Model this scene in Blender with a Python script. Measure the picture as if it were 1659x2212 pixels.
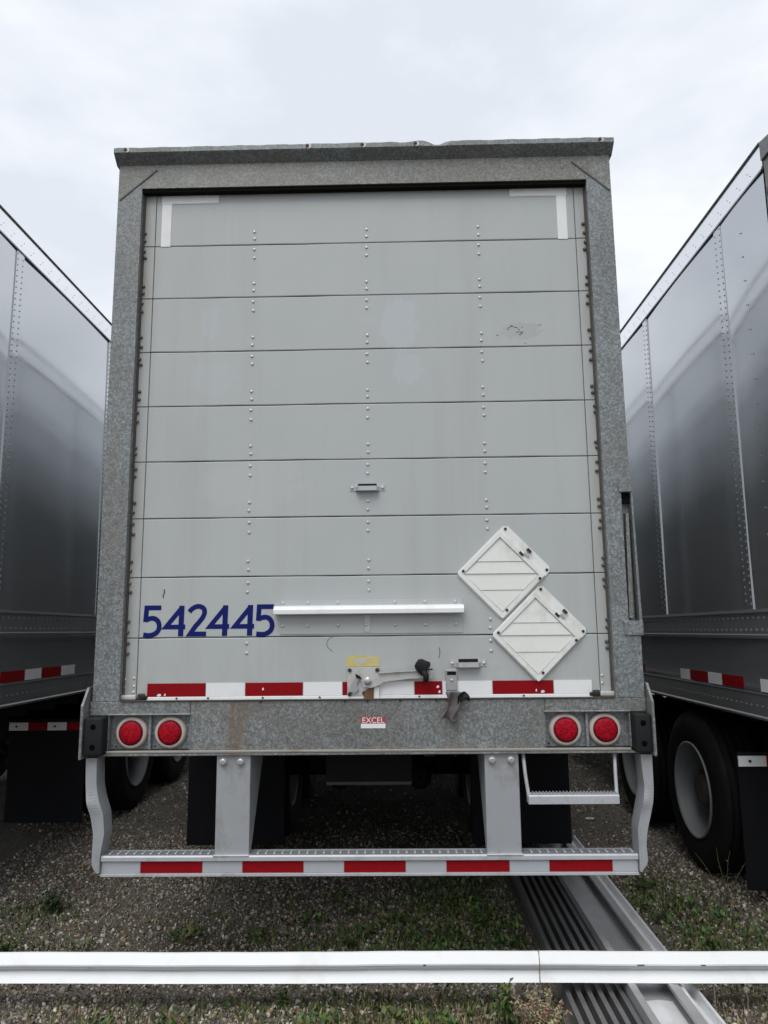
import bpy, bmesh, math, random
import numpy as np
from mathutils import Vector, Matrix
random.seed(7); rng = np.random.default_rng(11)
scene = bpy.context.scene
for o in list(bpy.data.objects): bpy.data.objects.remove(o)
C = scene.collection

# ------------------------------------------------------------------ camera
cam_d = bpy.data.cameras.new('camera'); cam = bpy.data.objects.new('camera', cam_d); C.objects.link(cam)
cam_d.sensor_fit = 'HORIZONTAL'; cam_d.sensor_width = 36.0; cam_d.lens = 36.0*1603.04/1659.0
cam_d.clip_start = 0.05; cam_d.clip_end = 2000
yaw, pitch, roll = -0.0192716, 0.1588766, -0.0099573
fw = Vector((math.sin(yaw)*math.cos(pitch), math.cos(yaw)*math.cos(pitch), math.sin(pitch)))
rt = Vector((math.cos(yaw), -math.sin(yaw), 0)); up = rt.cross(fw)
r2 = math.cos(roll)*rt + math.sin(roll)*up; u2 = -math.sin(roll)*rt + math.cos(roll)*up
cam.matrix_world = Matrix(((r2.x,u2.x,-fw.x,0.1612),(r2.y,u2.y,-fw.y,-3.5465),(r2.z,u2.z,-fw.z,1.55),(0,0,0,1)))
scene.camera = cam

# ------------------------------------------------------------------ sky and sun (overcast)
SUN_EL, SUN_AZ = math.radians(58), math.radians(200)   # azimuth from +Y clockwise: behind the camera
w = bpy.data.worlds.new('World'); scene.world = w; w.use_nodes = True
nt = w.node_tree; nt.nodes.clear()
out = nt.nodes.new('ShaderNodeOutputWorld'); bg = nt.nodes.new('ShaderNodeBackground')
sky = nt.nodes.new('ShaderNodeTexSky'); sky.sky_type = 'NISHITA'; sky.sun_disc = False
sky.sun_elevation = SUN_EL; sky.sun_rotation = SUN_AZ; sky.dust_density = 4.0
tc = nt.nodes.new('ShaderNodeTexCoord'); mp = nt.nodes.new('ShaderNodeMapping'); mp.inputs['Scale'].default_value = (1,1,2.2)
n1 = nt.nodes.new('ShaderNodeTexNoise'); n1.inputs['Scale'].default_value = 3.2; n1.inputs['Detail'].default_value = 8; n1.inputs['Roughness'].default_value = .52; n1.inputs['Distortion'].default_value = .15
rp = nt.nodes.new('ShaderNodeValToRGB'); rp.color_ramp.elements[0].position = .38; rp.color_ramp.elements[1].position = .60
rp.color_ramp.elements[0].color = (6.0,6.4,6.95,1); rp.color_ramp.elements[1].color = (7.65,7.9,8.3,1)
mx = nt.nodes.new('ShaderNodeMix'); mx.data_type = 'RGBA'; mx.inputs[0].default_value = .94
nt.links.new(tc.outputs['Generated'], mp.inputs[0]); nt.links.new(mp.outputs[0], n1.inputs['Vector']); nt.links.new(n1.outputs['Fac'], rp.inputs[0])
nt.links.new(sky.outputs[0], mx.inputs[6]); nt.links.new(rp.outputs[0], mx.inputs[7])
nt.links.new(mx.outputs[2], bg.inputs['Color']); bg.inputs['Strength'].default_value = .1
nt.links.new(bg.outputs[0], out.inputs[0])
sd = bpy.data.lights.new('sun','SUN'); sd.energy = 1.4; sd.angle = math.radians(40); sd.color = (1,.985,.95)
so = bpy.data.objects.new('sun', sd); C.objects.link(so)
sdir = Vector((math.sin(SUN_AZ)*math.cos(SUN_EL), math.cos(SUN_AZ)*math.cos(SUN_EL), math.sin(SUN_EL)))
so.rotation_euler = (-sdir).to_track_quat('-Z','Y').to_euler(); so.location = (0,-8,14)
vs = scene.view_settings; vs.view_transform = 'Standard'; vs.look = 'None'; vs.gamma = 1; vs.use_curve_mapping = False
vs.exposure = 0.42

# ------------------------------------------------------------------ materials
class NT:
    def __init__(s, name):
        s.m = bpy.data.materials.new(name); s.m.use_nodes = True; s.t = s.m.node_tree
        s.b = s.t.nodes['Principled BSDF']; s.c = s.t.nodes.new('ShaderNodeTexCoord')
    def n(s, typ, **kw):
        x = s.t.nodes.new(typ)
        for k, v in kw.items(): x.inputs[k].default_value = v
        return x
    def l(s, a, b): s.t.links.new(a, b)
    def coords(s, scale=(1,1,1), src='Object', loc=(0,0,0)):
        m = s.n('ShaderNodeMapping'); m.inputs['Scale'].default_value = scale; m.inputs['Location'].default_value = loc
        s.l(s.c.outputs[src], m.inputs[0]); return m.outputs[0]
    def noise(s, scale=5, detail=4, rough=.55, vec=None, dist=0):
        x = s.n('ShaderNodeTexNoise', Scale=scale, Detail=detail, Roughness=rough, Distortion=dist)
        s.l(vec if vec else s.coords(), x.inputs['Vector']); return x.outputs['Fac']
    def vor(s, scale=50, vec=None, feature='F1'):
        x = s.n('ShaderNodeTexVoronoi', Scale=scale); x.feature = feature
        s.l(vec if vec else s.coords(), x.inputs['Vector']); return x
    def ramp(s, fac, stops):
        r = s.n('ShaderNodeValToRGB'); e = r.color_ramp.elements
        while len(e) < len(stops): e.new(.5)
        for q, (p, c) in zip(e, stops):
            q.position = p; q.color = (*c, 1) if len(c) == 3 else c
        s.l(fac, r.inputs[0]); return r.outputs[0]
    def mix(s, fac, a, b, mode='MIX'):
        x = s.n('ShaderNodeMix'); x.data_type = 'RGBA'; x.blend_type = mode
        for sock, v in ((x.inputs[0],fac),(x.inputs[6],a),(x.inputs[7],b)):
            if hasattr(v, 'links'): s.l(v, sock)
            elif isinstance(v, (tuple, list)): sock.default_value = (*v[:3], 1)
            else: sock.default_value = v
        return x.outputs[2]
    def math(s, op, a, b=None):
        x = s.n('ShaderNodeMath'); x.operation = op
        for i, v in enumerate((a, b)):
            if v is None: continue
            if hasattr(v, 'links'): s.l(v, x.inputs[i])
            else: x.inputs[i].default_value = v
        return x.outputs[0]
    def bump(s, h, strength=.3, dist=.01):
        x = s.n('ShaderNodeBump', Strength=strength, Distance=dist); s.l(h, x.inputs['Height']); s.l(x.outputs[0], s.b.inputs['Normal'])
    def set(s, color=None, rough=None, metal=None, spec=None, coat=None):
        for k, v in (('Base Color',color),('Roughness',rough),('Metallic',metal),('Specular IOR Level',spec),('Coat Weight',coat)):
            if v is None: continue
            if hasattr(v, 'links'): s.l(v, s.b.inputs[k])
            elif isinstance(v, (tuple, list)): s.b.inputs[k].default_value = (*v, 1)
            else: s.b.inputs[k].default_value = v
        return s.m
def g(v, w=0): return (v*(1+w), v, v*(1-w))
M = {}
# galvanised steel with spangle, brown dirt
def galv(name, tint=(.78,.825,.85), dirt=.35, rust=.25):
    a = NT(name); v = a.vor(125); sp = a.ramp(v.outputs['Color'], [(.1,(.08,.084,.088)),(.5,(.20,.21,.215)),(.9,(.42,.435,.44))])
    v2 = a.noise(3.0, 6, .6); base = a.mix(.48, sp, a.ramp(a.noise(30,4), [(.3,(.14,.146,.15)),(.7,(.26,.27,.272))]))
    base = a.mix(1.0, base, tint, 'MULTIPLY'); base = a.mix(1.0, base, a.ramp(a.noise(2.3,5,.6,a.coords((1,1,.5),loc=(5,2,1))), [(.3,(.90,.90,.89)),(.7,(1.28,1.28,1.27))]), 'MULTIPLY')
    base = a.mix(a.ramp(a.noise(14,6,.7,a.coords((1.6,1,.10),loc=(1,7,3))), [(.56,(0,0,0)),(.74,g(.5))]), base, (.17,.145,.11))
    dm = a.ramp(v2, [(.42,(0,0,0)),(.75,(1,1,1))]); base = a.mix(a.math('MULTIPLY', dm, dirt), base, (.135,.115,.085))
    rm = a.ramp(a.noise(4.5, 9, .72, a.coords((1,1,.16))), [(.56,(0,0,0)),(.70,(1,1,1))]); base = a.mix(a.math('MULTIPLY', rm, rust), base, (.17,.105,.06))
    a.bump(a.noise(120,3), .12, .002)
    return a.set(base, a.ramp(v.outputs['Color'], [(0,g(.42)),(1,g(.62))]), .25)
M['galv'] = galv('galvanised_steel'); M['galv_brown'] = galv('galvanised_steel_header', (.82,.81,.76), .5, .12); M['galv_sill'] = galv('galvanised_steel_sill', (.80,.82,.82), .65, .9)
# door paint: light grey, faded patches where stickers were
def door_mat():
    a = NT('grey_door_paint'); co = a.c.outputs['Object']
    base = a.mix(a.noise(2.2,5), (.378,.402,.408), (.428,.45,.447))
    def patch(cx, cz, rx, rz, col, amt, edge=.25):
        nonlocal base
        m = a.n('ShaderNodeMapping'); m.inputs['Location'].default_value = (-cx/rx, 0, -cz/rz); m.inputs['Scale'].default_value = (1/rx, 0, 1/rz)
        a.l(co, m.inputs[0]); dn = a.n('ShaderNodeTexNoise', Scale=2.4, Detail=7, Roughness=.65); a.l(m.outputs[0], dn.inputs['Vector'])
        ln = a.n('ShaderNodeVectorMath'); ln.operation = 'LENGTH'; a.l(m.outputs[0], ln.inputs[0])
        d = a.math('ADD', ln.outputs['Value'], a.math('MULTIPLY', a.math('SUBTRACT', dn.outputs['Fac'], .5), 1.5))
        f = a.ramp(d, [(.80,(1,1,1)),(.96,(0,0,0))]); base = a.mix(a.math('MULTIPLY', f, amt), base, col)
    blue = (.435,.475,.51)
    patch(.18,3.10,.11,.16,blue,.6); patch(.22,2.86,.085,.09,blue,.5); patch(-.79,3.13,.055,.11,blue,.4); patch(-.76,2.83,.13,.10,blue,.3)
    patch(-.56,2.27,.30,.14,(.44,.455,.45),.6); patch(.80,3.05,.12,.05,(.34,.355,.36),.5); patch(0.02,3.12,.05,.03,(.45,.46,.49),.4); patch(.3,1.38,.4,.09,(.40,.405,.40),.5)
    st = a.noise(9,5,.6,a.coords((1,1,.06))); base = a.mix(a.ramp(st,[(.5,(0,0,0)),(.8,(.28,.28,.28))]), base, (.30,.295,.28))
    sc = a.noise(55,6,.75,a.coords((.35,1,1))); base = a.mix(a.ramp(sc,[(.66,(0,0,0)),(.74,(.35,.35,.35))]), base, (.25,.25,.245))
    sx = a.n('ShaderNodeSeparateXYZ'); a.l(co, sx.inputs[0])
    edx = a.math('MULTIPLY', a.ramp(a.math('MULTIPLY', a.math('ABSOLUTE', sx.outputs['X']), .86), [(.90,(0,0,0)),(.985,(1,1,1))]), a.ramp(a.noise(7,7,.7,a.coords((1,1,.25))), [(.35,(0,0,0)),(.65,(1,1,1))]))
    base = a.mix(a.math('MULTIPLY', edx, .5), base, (.27,.24,.18))
    bt = a.math('MULTIPLY', a.ramp(a.math('SUBTRACT', sx.outputs['Z'], 1.0), [(.24,(1,1,1)),(.52,(0,0,0))]), a.ramp(a.noise(11,8,.72,a.coords((1,1,.3))), [(.45,(0,0,0)),(.7,(1,1,1))]))
    base = a.mix(a.math('MULTIPLY', bt, .45), base, (.29,.27,.22))
    a.bump(a.noise(1.3,3), .16, .02)
    return a.set(base, a.ramp(a.noise(6,4),[(.3,g(.42)),(.7,g(.56))]), 0, .4)
M['door'] = door_mat()
def paint(name, col, rough=.5, var=.12, scale=6, metal=0, dirt=None, spec=.4, bumpy=.06):
    a = NT(name); c2 = tuple(x*(1-var) for x in col); base = a.mix(a.noise(scale,6,.6), c2, tuple(min(1,x*(1+var*.6)) for x in col))
    if dirt:
        f = a.ramp(a.noise(scale*.8,8,.72,a.coords((1,1,.7),loc=(3,1,2))), [(.52,(0,0,0)),(.72,g(dirt[1]))]); base = a.mix(f, base, dirt[0])
    if bumpy: a.bump(a.noise(scale*9,4), bumpy, .003)
    return a.set(base, rough, metal, spec)
M['white'] = paint('white_paint', (.74,.75,.75), .45, .05, 7, dirt=((.42,.40,.36),.35))
M['rail_white'] = paint('white_rail_paint', (.70,.71,.715), .45, .05, 5, dirt=((.50,.49,.46),.55))
M['placard'] = paint('placard_white', (.72,.73,.71), .5, .06, 9, dirt=((.42,.40,.33),.5))
M['placard_leaf'] = paint('placard_leaf', (.69,.70,.665), .5, .06, 6, dirt=((.40,.38,.31),.45))
M['silver'] = paint('silver_paint', (.32,.335,.35), .48, .10, 13, .15, dirt=((.20,.185,.165),.7))
M['silver_bright'] = paint('bright_silver_paint', (.44,.455,.48), .42, .12, 17, .2, dirt=((.25,.235,.215),.75))
M['tape_white'] = paint('white_reflective_tape', (.74,.75,.76), .35, .05, 14, dirt=((.5,.48,.45),.4))
M['tape_silver'] = paint('silver_reflective_tape', (.40,.42,.45), .35, .08, 14, .1, dirt=((.40,.40,.40),.5))
M['tape_red'] = paint('red_reflective_tape', (.235,.005,.009), .5, .18, 14, dirt=((.17,.01,.012),.4), spec=.08)
M['lens'] = None
a = NT('red_lamp_lens'); v = a.vor(72); a.bump(v.outputs['Distance'], .2, .004); M['lens'] = a.set(a.mix(v.outputs['Distance'], (.14,.001,.006), (.42,.006,.018)), .5, 0, .1, 0)
M['grommet'] = paint('pale_lamp_ring', (.46,.39,.355), .65, .12, 20, dirt=((.30,.26,.23),.5))
M['rubber'] = paint('black_rubber', (.017,.018,.020), .55, .3, 12, spec=.12)
M['tyre'] = paint('tyre_rubber', (.009,.009,.009), .75, .3, 9, dirt=((.025,.023,.02),.5), spec=.12)
M['flap'] = paint('mud_flap_rubber', (.0065,.007,.0085), .65, .25, 5, dirt=((.013,.0125,.012),.4), spec=.12)
M['rim'] = paint('white_wheel_rim', (.15,.16,.165), .5, .12, 6, dirt=((.12,.105,.09),.6))
M['rim_dark'] = paint('dirty_wheel_disc', (.07,.058,.048), .6, .3, 8, dirt=((.10,.06,.035),.7))
M['tread'] = paint('shaded_tread_plate', (.17,.18,.19), .6, .2, 20)  # tread on the bar top, its shade put into a darker colour
M['dark'] = paint('dark_steel', (.012,.012,.0115), .7, .3, 6, dirt=((.025,.018,.013),.5), spec=.12)
M['gap'] = paint('dark_gap', (.012,.011,.010), .9, .3, 6, spec=.05)
M['lip'] = paint('worn_sill_lip', (.26,.245,.22), .6, .2, 9, .1, dirt=((.15,.12,.09),.6))
M['hinge'] = paint('dirty_hinge_bolt', (.11,.10,.09), .5, .5, 60, .3, dirt=((.30,.29,.28),.8))
M['hole'] = paint('black_hole', (.003,.003,.003), .9, .1, 6, spec=.02)
M['stem'] = paint('weed_stem', (.06,.062,.03), .8, .3, 30)
M['door_gap'] = paint('door_joint_backing', (.22,.22,.21), .85, .4, 9, spec=.1)  # grey of the backing sheet seen through the panel joints
M['seal'] = paint('brown_grey_seal', (.085,.075,.065), .75, .35, 9, dirt=((.05,.04,.03),.6))
M['rivet'] = paint('rivet_metal', (.52,.53,.54), .35, .1, 30, .5)
M['bolt_dark'] = paint('dark_bolt', (.04,.035,.03), .5, .3, 30, .3)
M['bolt'] = paint('zinc_bolt', (.40,.41,.42), .35, .15, 30, .5)
M['rust'] = paint('rusty_steel', (.16,.075,.04), .8, .35, 25, dirt=((.07,.05,.04),.6))
M['weld'] = paint('weld_bead', (.10,.10,.098), .6, .2, 40)
M['blue'] = paint('blue_number_vinyl', (.006,.012,.12), .5, .15, 20, spec=.12)
M['yellow'] = paint('worn_yellow_sticker', (.55,.47,.17), .6, .2, 30, dirt=((.52,.50,.42),.9))
M['latch'] = paint('latch_steel', (.50,.50,.48), .45, .12, 20, .2, dirt=((.24,.19,.14),.7))
M['cloth'] = paint('grey_brown_cloth', (.12,.105,.105), .9, .3, 14, bumpy=.4)
M['ink_red'] = paint('red_ink', (.36,.04,.05), .6, .1)
M['litter'] = paint('white_litter', (.62,.61,.58), .8, .1)
M['wood'] = paint('weathered_timber', (.20,.165,.125), .8, .25, 12)
# polished aluminium sheet of the trailer sides
a = NT('trailer_side_sheet'); st = a.noise(4,5,.6,a.coords((1,.25,9))); mot = a.noise(1.2,4)
M['side'] = a.set(a.mix(mot,(.49,.51,.525),(.56,.575,.585)), a.ramp(st,[(.3,g(.07)),(.7,g(.13))]), .84, .5)
a = NT('top_rail_aluminium'); M['toprail'] = a.set(a.mix(a.noise(3,5),(.84,.85,.87),(.90,.91,.92)), .18, .85)
a = NT('dark_roof_trim'); M['trim'] = a.set(a.mix(a.noise(5,4),(.10,.105,.11),(.15,.155,.16)), .5, .2)
a = NT('side_rail_metal'); M['siderail'] = a.set(a.mix(a.noise(4,6,.65),(.22,.225,.235),(.32,.325,.33)), .35, .6)
# aluminium profiles on the ground
def alu(name, lo, hi, rough, metal):
    a = NT(name); f = a.noise(7,6,.65,a.coords((1,.18,1))); c = a.mix(f, lo, hi)
    d = a.ramp(a.noise(4,7,.7), [(.5,(0,0,0)),(.75,g(.5))]); c = a.mix(d, c, (.2,.185,.165)); a.bump(a.noise(60,4,.6,a.coords((1,.1,1))), .08, .002)
    return a.set(c, rough, metal)
M['alu'] = alu('mill_aluminium', (.66,.67,.68), (.82,.83,.84), .34, .25)
M['alu_dull'] = alu('weathered_aluminium', (.30,.305,.31), (.48,.485,.49), .40, .35)
M['alu_dark'] = alu('dark_ribbed_aluminium', (.12,.12,.125), (.26,.26,.265), .4, .5)
# ground
a = NT('gravel_ground'); v = a.vor(70); v2 = a.vor(160); big = a.noise(1.1,5,.6)
c = a.ramp(v.outputs['Color'], [(0,(.085,.076,.062)),(.45,(.19,.172,.145)),(.8,(.26,.24,.21)),(1,(.42,.40,.37))])
c = a.mix(.35, c, a.ramp(v2.outputs['Color'], [(0,(.06,.053,.045)),(1,(.27,.255,.235))]))
c = a.mix(a.ramp(big,[(.4,(0,0,0)),(.65,g(.75))]), c, (.085,.07,.05))
a.bump(a.math('ADD', v.outputs['Distance'], a.math('MULTIPLY', v2.outputs['Distance'], .5)), .9, .02); M['ground'] = a.set(c, .9, 0, .2)
def attr_mat(name, rough, mul=1, trans=0):
    a = NT(name); at = a.n('ShaderNodeAttribute'); at.attribute_name = 'Col'
    a.set(at.outputs['Color'], rough, 0, .25)
    return a.m
M['stone'] = attr_mat('gravel_stone', .85); M['leaf'] = attr_mat('leaf', .65)

# ------------------------------------------------------------------ mesh helpers
def link(name, me, mat, parent=None, smooth=False, loc=None, rot=None):
    o = bpy.data.objects.new(name, me); C.objects.link(o)
    if mat: me.materials.clear(); me.materials.append(M[mat] if isinstance(mat, str) else mat)
    if smooth: me.polygons.foreach_set('use_smooth', [True]*len(me.polygons))
    if parent: o.parent = parent
    if loc: o.location = loc
    if rot: o.rotation_euler = rot
    return o
class B:
    def __init__(s): s.bm = bmesh.new()
    def box(s, x0,x1,y0,y1,z0,z1, bev=0, seg=1, mat4=None):
        r = bmesh.ops.create_cube(s.bm, size=1); vs_ = r['verts']
        for v in vs_: v.co = Vector(((x0+x1)/2+v.co.x*(x1-x0), (y0+y1)/2+v.co.y*(y1-y0), (z0+z1)/2+v.co.z*(z1-z0)))
        if mat4: bmesh.ops.transform(s.bm, matrix=mat4, verts=vs_)
        if bev:
            es = list({e for v in vs_ for e in v.link_edges}); bmesh.ops.bevel(s.bm, geom=es, offset=bev, segments=seg, profile=.5, affect='EDGES')
        return s
    def prism(s, pts, axis, a0, a1):
        # pts: 2D polygon in the two other axes (in xyz order)
        def mk(p, t): return {'x':(t,p[0],p[1]),'y':(p[0],t,p[1]),'z':(p[0],p[1],t)}[axis]
        A = [s.bm.verts.new(mk(p,a0)) for p in pts]; Bv = [s.bm.verts.new(mk(p,a1)) for p in pts]; n = len(pts)
        fs = [s.bm.faces.new(A), s.bm.faces.new(Bv[::-1])]
        for i in range(n): fs.append(s.bm.faces.new((A[i],Bv[i],Bv[(i+1)%n],A[(i+1)%n])))
        bmesh.ops.recalc_face_normals(s.bm, faces=fs); return s
    def lathe(s, prof, axis, c, n=24, caps=True):
        # prof: list of (radius, t along axis); c centre
        rings = []
        for r, t in prof:
            ring = []
            for i in range(n):
                q = 2*math.pi*i/n; p = (r*math.cos(q), r*math.sin(q))
                co = {'x':(t,p[0],p[1]),'y':(p[0],t,p[1]),'z':(p[0],p[1],t)}[axis]
                ring.append(s.bm.verts.new(Vector(co)+Vector(c)))
            rings.append(ring)
        fs = []
        for A, Bv in zip(rings, rings[1:]):
            for i in range(n): fs.append(s.bm.faces.new((A[i],A[(i+1)%n],Bv[(i+1)%n],Bv[i])))
        if caps:
            fs.append(s.bm.faces.new(rings[0])); fs.append(s.bm.faces.new(rings[-1][::-1]))
        bmesh.ops.recalc_face_normals(s.bm, faces=fs); return s
    def tube(s, pts, r, n=8):
        rings = []; pts = [Vector(p) for p in pts]
        for i, p in enumerate(pts):
            d = (pts[min(i+1,len(pts)-1)]-pts[max(i-1,0)]).normalized(); a_ = d.orthogonal().normalized() if i == 0 else (a_-d*a_.dot(d)).normalized(); b_ = d.cross(a_)
            rr = r[i] if isinstance(r,(list,tuple)) else r
            rings.append([s.bm.verts.new(p+rr*(math.cos(2*math.pi*k/n)*a_+math.sin(2*math.pi*k/n)*b_)) for k in range(n)])
        for A, Bv in zip(rings, rings[1:]):
            for i in range(n): s.bm.faces.new((A[i],A[(i+1)%n],Bv[(i+1)%n],Bv[i]))
        s.bm.faces.new(rings[0][::-1]); s.bm.faces.new(rings[-1]); return s
    def me(s, name):
        me = bpy.data.meshes.new(name); s.bm.to_mesh(me); s.bm.free(); return me
    def build(s, name, mat, parent=None, smooth=False, **k): return link(name, s.me(name), mat, parent, smooth, **k)
def inst(o, parent=None, loc=None, rot=None):
    c = o.copy(); C.objects.link(c)
    if parent is not None: c.parent = parent
    if loc: c.location = loc
    if rot: c.rotation_euler = rot
    return c
def copy_tree(o, parent):
    c = o.copy(); C.objects.link(c); c.parent = parent
    for ch in o.children: copy_tree(ch, c)
    return c
def tag(o, label, cat=None, group=None, kind=None):
    if label: o['label'] = label
    if cat: o['category'] = cat
    if group: o['group'] = group
    if kind: o['kind'] = kind
    return o
def empty(name, loc=(0,0,0)):
    o = bpy.data.objects.new(name, None); C.objects.link(o); o.location = loc; o.empty_display_size = .2; return o
def dome(r, h, n=8):
    b = B(); b.lathe([(r,0),(r*.95,-h*.45),(r*.6,-h*.85),(r*.15,-h)], 'y', (0,0,0), n); return b
def bulk(name, base_v, base_f, xf, mat, parent=None, cols=None):
    """one mesh out of many transformed copies; xf: (n,3,3) matrices and (n,3) offsets"""
    R_, T_ = xf; n = len(T_); k = len(base_v)
    V = np.einsum('nij,kj->nki', R_, base_v) + T_[:,None,:]; V = V.reshape(-1,3)
    F = (np.array(base_f)[None] + (np.arange(n)*k)[:,None,None]).reshape(-1, len(base_f[0]))
    me = bpy.data.meshes.new(name); me.vertices.add(len(V)); me.vertices.foreach_set('co', V.astype(np.float32).ravel())
    m = F.shape[1]; me.loops.add(F.size); me.loops.foreach_set('vertex_index', F.astype(np.int32).ravel())
    me.polygons.add(len(F)); me.polygons.foreach_set('loop_start', np.arange(0, F.size, m, dtype=np.int32)); me.polygons.foreach_set('loop_total', np.full(len(F), m, dtype=np.int32))
    me.update(calc_edges=True)
    if cols is not None:
        at = me.color_attributes.new('Col','FLOAT_COLOR','POINT'); cc = np.ones((n,k,4),np.float32); cc[:,:,:3] = cols[:,None,:]; at.data.foreach_set('color', cc.ravel())
    return link(name, me, mat, parent)

# ------------------------------------------------------------------ ground
b = B(); b.box(-400,400,-400,400,-.5,0); gr = b.build('ground','ground'); tag(gr, 'grey brown gravel yard under the parked trailers', kind='structure')

# ------------------------------------------------------------------ trailer running gear, shared by the three trailers
def make_wheel(parent, x, y, side):
    """dual wheel; side=+1 faces +x"""
    R_ = .5; hub = B(); s = side
    hub.lathe([(.05,s*.03),(.09,s*.03),(.095,-s*.02),(.12,-s*.04),(.20,-s*.085),(.265,-s*.11),(.265,-s*.125),(.0501,-s*.125)], 'x', (0,0,0), 28)
    for k in range(10):
        q = 2*math.pi*k/10; cy, cz = .15*math.cos(q), .15*math.sin(q)
        hub.lathe([(.016,-s*.09),(.016,-s*.03),(.010,-s*.02)], 'x', (0,cy,cz), 6)
    bmesh.ops.translate(hub.bm, verts=hub.bm.verts, vec=(s*.07,0,0)); wl = hub.build('wheel','rim_dark',parent,True, loc=(x-s*.14, y, R_))
    for i, off in enumerate((0, -.33)):
        ty = B(); o = .14*s + off*s
        pr = [(.292,o-.01*s),(.300,o),(.33,o+.012*s),(.36,o+.010*s),(.40,o+.016*s),(.44,o+.010*s),(.470,o-.002*s),(.492,o-.014*s),(.5,o-.030*s)]
        for q in range(4):
            t0 = o-.04*s-q*.05*s; pr += [(.5,t0),(.486,t0-.003*s),(.486,t0-.013*s),(.5,t0-.016*s)]
        pr += [(.5,o-.235*s),(.485,o-.262*s),(.44,o-.275*s),(.40,o-.277*s),(.34,o-.272*s),(.292,o-.255*s)]
        ty.lathe(pr, 'x', (0,0,0), 48, caps=False); ty.build('tyre','tyre',wl,True)
        rm = B(); rm.lathe([(.300,o+.002*s),(.302,o+.014*s),(.292,o+.016*s),(.286,o),(.272,o-.03*s),(.262,o-.05*s),(.262,o-.24*s),(.286,o-.26*s),(.296,o-.25*s)], 'x', (0,0,0), 48, caps=False)
        rm.build('rim','rim',wl,True)
    return wl
def mud_flap(parent, x0, x1, y, z0, z1, tape=True, pins=True):
    fl = B(); fl.box(x0,x1,y,y+.012,z0,z1,.004); f = fl.build('mud_flap','flap',parent)
    if tape:
        n = 4; wd = (x1-x0)/n
        for i in range(n):
            q = B(); q.box(x0+i*wd+.001, x0+(i+1)*wd-.001, y-.012, y-.003, z1-.06, z1-.002); q.build('reflector_strip', 'tape_red' if i%2 else 'tape_white', f)
        q = B(); q.box(x0,x1,y-.003,y,z1-.06,z1+.02); q.build('hanger_bar','dark',f)
        for xx in (x0+wd*.4, x0+wd*2.4):
            q = B(); q.lathe([(.008,y-.02),(.008,y-.012)],'y',(xx,0,z1-.03),8); q.build('bolt','bolt_dark',f)
    return f
def running_gear(parent, y_axle, flap_y, flap_in=.63, flap_out=1.29, flap_z=(.14,.9), tape=True):
    for ya in (y_axle, y_axle+1.25):
        for s in (-1,1): make_wheel(parent, s*1.275, ya, s)
        q = B(); q.tube([(-1.1,ya,.5),(1.1,ya,.5)], .065, 12); q.build('axle','dark',parent,True)
    q = B()
    for s in (-1,1):
        q.box(s*.5-.05,s*.5+.05,y_axle-.9,y_axle+2.2,.72,.98,.01)
        for ya in (y_axle,y_axle+1.25): q.box(s*.5-.07,s*.5+.07,ya-.12,ya+.12,.46,.72,.02)
    for yy in (y_axle-.85,y_axle+.62,y_axle+2.1): q.box(-.5,.5,yy,yy+.1,.75,.95,.01)
    q.build('suspension_frame','dark',parent)
    for ya in (y_axle, y_axle+1.25):
        for s in (-1,1):
            q=B(); q.lathe([(.02,-.12),(.075,-.115),(.085,-.07),(.085,-.01),(.09,0),(.085,.01),(.085,.06),(.06,.09),(.02,.095)],'y',(s*.30,ya-.20,.46),16); q.build('brake_chamber','dark',parent,True)
            q=B(); q.lathe([(.09,.56),(.12,.60),(.125,.66),(.105,.70),(.125,.74),(.125,.80),(.10,.86)],'z',(s*.5,ya+.34,0),16); q.build('air_spring','rubber',parent,True)
            q=B(); q.tube([(s*.30,ya-.32,.46),(s*.22,ya-.40,.60),(s*.12,ya-.30,.80),(s*.1,ya-.1,.95)],.011,6); q.build('air_hose','rubber',parent,True)
    q=B(); q.lathe([(.02,-.42),(.11,-.40),(.13,-.36),(.13,.36),(.11,.40),(.02,.42)],'x',(0,y_axle+2.0,.72),18); q.build('air_tank','dark',parent,True)
    for s in (-1,1):
        x0, x1 = sorted((s*flap_in, s*flap_out)); mud_flap(parent, x0, x1, flap_y, flap_z[0], flap_z[1], tape)
    q = B()
    for s in (-1,1): q.box(s*.9-.06,s*.9+.06,12,12.12,.02,1.06,.01); q.box(s*.9-.16,s*.9+.16,11.9,12.22,0,.03,.008)
    q.tube([(-.9,12.06,.6),(.9,12.06,.6)],.03); q.build('landing_gear','dark',parent)
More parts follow.
